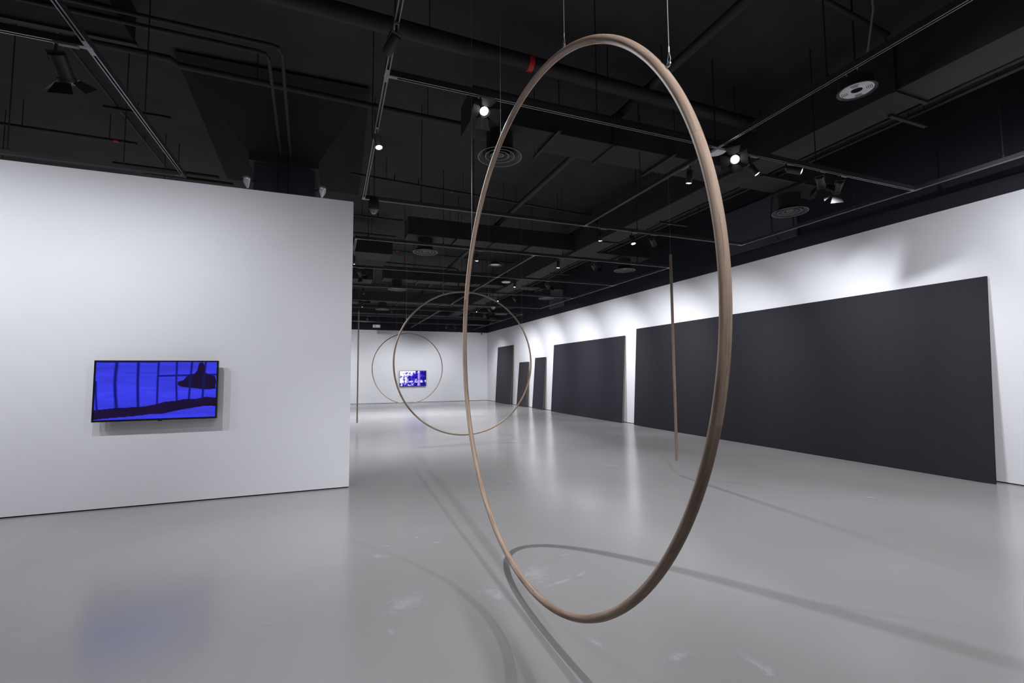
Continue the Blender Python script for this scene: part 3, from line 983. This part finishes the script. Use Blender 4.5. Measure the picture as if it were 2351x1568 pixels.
pipe('very thick insulated pipe with a red band behind the top of the nearest hoop', [(-2.2, 4.55, 5.02), (6.3, 4.75, 5.02)], .085, rods=[(.9, 4.62, 5.02), (3.1, 4.67, 5.02), (5.2, 4.72, 5.02)], bands=[((2.05, 4.65, 5.02), 'x')])
pipe('diagonal-looking conduit tray running down the middle of the gallery slab', [(3.7, -2, 5.1), (3.68, 20.6, 5.1)], .055, rods=[(3.7, yy, 5.1) for yy in (2.6, 4.4, 6.6, 9.2, 12.5, 17)])
pipe('long thin pipe bending down the front of the navy air handler, outer of two', [(-7.9, 5.42, 5.1), (-.68, 5.47, 5.1), (-.6, 5.49, 5.1), (-.57, 5.58, 5.1), (-.66, 8.0, 5.0), (-.665, 8.02, 4.96), (-.665, 8.02, 4.02)], .022, rods=[(-2.2, 5.46, 5.1)])
pipe('long thin pipe bending down the front of the navy air handler, inner of two', [(-7.9, 5.58, 5.1), (-.82, 5.63, 5.1), (-.75, 5.65, 5.1), (-.72, 5.74, 5.1), (-.80, 8.0, 5.0), (-.805, 8.02, 4.96), (-.805, 8.02, 4.02)], .022)
pipe('thick dark pipe crossing behind the first spotlight track', [(-2.6, 6.08, 5.1), (-1.76, 6.12, 5.1), (-1.7, 6.2, 5.09), (.5, 6.25, 5.08), (5.5, 6.4, 5.08)], .036, rods=[(-.9, 6.22, 5.08), (1.2, 6.26, 5.08)])
pipe('sprinkler pipe with a red band high above the near partition', [(-7.9, 8.5, 5.1), (-2.86, 8.62, 5.1)], .022, rods=[(-4.2, 8.58, 5.1), (-3.2, 8.61, 5.1)], bands=[((-3.12, 8.615, 5.1), 'x')])
pipe('pair of short pipes beside the navy air handler', [(-3.4, 9.3, 5.0), (-1.9, 9.35, 5.0)], .03, rods=[(-2.5, 9.33, 5.0)])
pipe('short pipe parallel to the pair beside the air handler', [(-3.1, 9.7, 5.05), (-1.75, 9.75, 5.05)], .03)
pipe('sprinkler pipe with red spots crossing behind the nearest hoop', [(.27, 8.6, 5.1), (5.5, 9.1, 5.1)], .022, rods=[(.9, 8.66, 5.1), (2.4, 8.8, 5.1), (3.3, 8.9, 5.1), (4.6, 9.0, 5.1)], bands=[((2.17, 8.79, 5.1), 'x')], sprinklers=[(1.05, 8.68, 5.1), (1.5, 8.72, 5.1), (3.8, 8.94, 5.1)])
pipe('thin pipe beginning at the partition edge in mid-gallery', [(-2, 10.75, 5.08), (1.52, 10.85, 5.08)], .02, rods=[(.6, 10.82, 5.08)], sprinklers=[(.95, 10.83, 5.08)])
pipe('second thin pipe beginning at the partition edge in mid-gallery', [(-2, 11.9, 5.02), (1.5, 12.0, 5.02)], .02, rods=[(.9, 11.98, 5.02)])
pipe('thin sprinkler pipe ending in a red cap beside the mid-gallery diffuser', [(-2, 13.3, 5.08), (5.5, 13.9, 5.08)], .02, rods=[(.9, 13.53, 5.08), (3.2, 13.7, 5.08)], bands=[((1.75, 13.6, 5.08), 'x')], sprinklers=[(1.2, 13.55, 5.08)])
pipe('thin pipe with a right-angle drop above the face-on hoop', [(1.5, 14.2, 4.85), (3.6, 14.3, 4.85), (3.72, 14.31, 4.83), (3.75, 14.31, 4.75), (3.75, 14.31, 4.2)], .024, rods=[(2.4, 14.24, 4.85)])
pipe('distant thin pipe above the far track grid', [(-2, 18.4, 5.0), (5.5, 18.8, 5.0)], .022, rods=[(1.4, 18.57, 5.0), (3.2, 18.68, 5.0)], bands=[((2.0, 18.61, 5.0), 'x')])
pipe('distant thick pipe close to the far wall', [(-2, 22.2, 4.8), (5.5, 22.3, 4.8)], .06, rods=[(1.0, 22.24, 4.8), (4.0, 22.28, 4.8)])
pipe('upper of two thin pipes following the main duct by the long wall', [(6.42, -4.9, 4.62), (6.42, 23.4, 4.62)], .02, rods=[(6.42, yy, 4.62) for yy in (2.4, 4.2, 8.2, 13, 18)])
pipe('lower of two thin pipes following the main duct by the long wall', [(6.6, -4.9, 4.62), (6.6, 23.4, 4.62)], .02, rods=[(6.6, yy, 4.62) for yy in (3.4, 7.2, 11.5, 16.5)])
pipe('short sprinkler drop with a red tip by the long wall', [(6.62, 3.0, 5.1), (7.35, 3.55, 5.1)], .018, rods=[(7.0, 3.285, 5.1)], bands=[((7.32, 3.53, 5.1), 'x')])
pipe('thin pipe along the top of the photograph with a red tag', [(1.6, 2.72, 5.15), (5.58, 3.02, 5.15)], .03, rods=[(3.0, 2.83, 5.15)], bands=[((2.02, 2.752, 5.15), 'x')])
pipe('slim dark conduit beside the corner track running back over the partition', [(-2.95, -4.5, 5.4), (-2.95, 13.5, 5.4)], .022, rods=[(-2.95, 3.4, 5.4), (-2.95, 9.2, 5.4)])
pipe('short strut crossing the slim conduit above the corner track', [(-3.1, 8.1, 5.36), (-2.3, 8.12, 5.36)], .022, rods=[(-2.7, 8.11, 5.36)])
pipe('slim flexible conduit hanging against the upper long wall', [(8.0, 5.0, 5.4), (8.1, 6.3, 5.2), (8.12, 6.55, 5.0), (8.12, 6.6, 4.6), (8.14, 6.6, 4.25), (8.3, 6.6, 4.15)], .014, rods=[(8.0, 5.0, 5.4)])

bm_ = thing('ceiling_beam', 'broad dark beam under the slab in the upper corner', 'beam', (0, 0, 0))
bevel(MB().box(-7.9, -2.05, 2.2, 6.0, 5.12, 5.5).build('beam_casing', 'hood_black', bm_), .01)
MB().box(-7.9, -2.03, 5.96, 6.02, 5.09, 5.13).build('edge_lip', 'black_pipe', bm_)

# plant panels standing between the branch ducts on the upper part of the long wall
for (y0, y1, l) in ((6.25, 8.0, 'slate grey access hatch high on the long wall, nearest of two'), (15.9, 17.2, 'slate grey access hatch high on the long wall, farther of two')):
    t_ = thing('access_hatch', l, 'hatch', (XR, y0, 0))
    bevel(MB().box(-.05, .0, 0, y1 - y0, 4.12, 5.1).build('hatch_panel', 'slate_panel', t_), .006)
    MB().box(-.06, -.05, .03, .06, 4.3, 4.9).build('hinge_strip', 'black_pipe', t_)

# ------------------------------------------------------------------ small ceiling devices
ap = thing('access_point', 'white round wireless access disc beside the dazzling spotlight', 'access point', (4.5, 4.40, 4.28))
MB().lathe([(.0005, .0), (.12, .002), (.135, .012), (.137, .022), (.125, .036), (.0005, .038)], n=40).build('disc_shell', 'white_plastic', ap, True)
MB().lathe([(.0005, .036), (.09, .036), (.09, .07), (.0005, .07)], n=28).build('mount_plate', 'spot_black', ap, True)
MB().cyl((0, 0, .06), (0, 0, ZC - 4.28 + .01), .008, 8).build('drop_rod', 'black_pipe', ap)
MB().lathe([(.0005, -.001), (.004, -.001), (.004, .002)], (-.05, -.03, 0), 8).build('status_light', 'status_led', ap)
ap2 = thing('access_point', 'distant white round access disc next to a boxy spotlight', 'access point', (4.95, 13.2, 4.28))
MB().lathe([(.0005, .0), (.12, .002), (.135, .012), (.137, .022), (.125, .036), (.0005, .038)], n=32).build('disc_shell', 'white_plastic', ap2, True)
MB().lathe([(.0005, .036), (.09, .036), (.09, .07), (.0005, .07)], n=20).build('mount_plate', 'spot_black', ap2, True)
MB().cyl((0, 0, .06), (0, 0, ZC - 4.28 + .01), .008, 8).build('drop_rod', 'black_pipe', ap2)
wl_ = thing('ceiling_speaker', 'dish-shaped downward ceiling unit with a pale centre in mid-gallery', 'speaker', (3.85, 11.05, 4.25))
MB().lathe([(.001, .02), (.115, .02), (.115, .024), (.001, .026)], n=36).build('pale_grille', 'white_plastic', wl_, True)
MB().lathe([(.11, .022), (.17, .0), (.174, .006), (.12, .05), (.1, .05)], n=36).build('dish_rim', 'diffuser_metal', wl_, True)
MB().lathe([(.1, .05), (.1, .13), (.0005, .13)], n=28).build('housing', 'spot_black', wl_, True)
MB().cyl((0, 0, .12), (0, 0, ZC - 4.25 + .01), .008, 8).build('drop_rod', 'black_pipe', wl_)

sp = thing('ceiling_speaker', 'round ceiling loudspeaker with slotted pale ring under the main duct', 'speaker', (5.045, 3.035, 4.4))
MB().lathe([(.155, .012), (.172, .0), (.178, .006), (.16, .03)], n=44).build('outer_rim', 'spot_black', sp, True)
g = MB().lathe([(.05, .014), (.06, .006), (.14, .006), (.15, .014)], n=44)
g.build('pale_ring', 'white_plastic', sp, True)
for a0 in (0.4, 1.97, 3.54, 5.11):
    for rr in (.085, .1, .115, .13):
        MB().tube([(rr * math.cos(a0 + t), rr * math.sin(a0 + t), .0055) for t in np.linspace(-.3, .3, 7)], .0022, 6).build('slot', 'gap_black', sp)
MB().lathe([(.0005, .02), (.05, .02), (.052, .014)], n=24).build('dark_cone', 'gap_black', sp, True)
MB().lathe([(.165, .02), (.16, .12), (.0005, .12)], n=36).build('housing', 'spot_black', sp, True)
MB().cyl((0, 0, .11), (0, 0, ZC - 4.4 + .01), .01, 8).build('drop_rod', 'black_pipe', sp)
MB().tube([(.02, .05, .12), (.03, .08, .2), (-.03, .1, .26), (-.05, .02, .3), (.03, -.02, .28), (.05, .04, .24)], .008, 8).build('looped_cable', 'cable_grey', sp, True)

dm = thing('dome_camera', 'black dome camera hanging at the corner of the first track, above the partition end', 'camera', (.53, 6.72, 3.77))
MB().lathe([(.0005, .2), (.06, .2), (.075, .17), (.075, .08), (.07, .06), (.055, .05)], n=28).build('housing', 'spot_black', dm, True)
MB().lathe([(.0005, -.005), (.02, -.002), (.038, .012), (.05, .036), (.054, .056)], n=28).build('dome_bubble', 'dome_glass', dm, True)
MB().cyl((0, 0, .19), (0, 0, ZC - 3.80 + .01), .006, 10).build('drop_pole', 'black_pipe', dm)
dw = thing('dome_camera', 'small white dome camera hanging in the distance inside the face-on hoop', 'camera', (5.58, 16.25, 3.88))
MB().lathe([(.0005, .14), (.05, .14), (.07, .12), (.075, .06), (.055, .04)], n=24).build('housing', 'white_plastic', dw, True)
MB().lathe([(.0005, -.005), (.03, .002), (.05, .036), (.056, .05)], n=24).build('dome_bubble', 'grey_plastic', dw, True)
MB().cyl((0, 0, .13), (0, 0, ZC - 3.88 + .01), .012, 8).build('drop_pole', 'black_pipe', dw)
pj = thing('projector', 'pale boxy projector hanging in front of the far wall', 'projector', (2.0, 22.9, 3.74))
bevel(MB().box(-.17, .17, -.13, .13, 0, .13).build('casing', 'grey_plastic', pj), .015)
MB().cyl((.08, -.128, .065), (.08, -.15, .065), .04, 20).build('lens_barrel', 'steel', pj, True)
for k in range(4):
    MB().box(-.14, -.02, -.134, -.129, .025 + k * .025, .035 + k * .025).build('vent_slat', 'spot_black', pj)
MB().cyl((0, 0, .12), (0, 0, ZC - 3.74 + .01), .018, 10).build('drop_pole', 'black_pipe', pj)
wc = thing('wall_camera', 'tiny dark camera under the black band in the far corner', 'camera', (8.02, YF, 3.80))
MB().cyl((0, 0.0, .03), (0, -.06, .01), .012, 8).build('bracket', 'white_plastic', wc)
MB().tube([(0, -.04, .0), (.0, -.12, -.03)], .035, 12).build('camera_body', 'spot_black', wc, True)

# cable dropping from the slab and running along the near track
pipe('pale twin cable dropping from the slab to the near track and following it', [(4.0, 2.25, 5.5), (3.985, 2.24, 5.1), (4.03, 2.27, 4.7), (4.02, 2.26, 4.4), (3.985, 2.3, 4.06), (3.965, 2.5, 4.03), (3.965, 3.1, 4.035), (3.96, 3.6, 4.03)], .007, name='track_cable', m='cable_grey')

# ------------------------------------------------------------------ small fittings on the far wall
so = thing('wall_socket', 'small pale socket plate low on the far wall below the television', 'socket', (3.32, YF - .012, .36))
bevel(MB().box(0, .3, 0, .012, 0, .1).build('cover_plate', 'white_paint', so), .003)
MB().box(.24, .27, -.003, .002, .03, .05).build('plug_slot', 'gap_black', so)
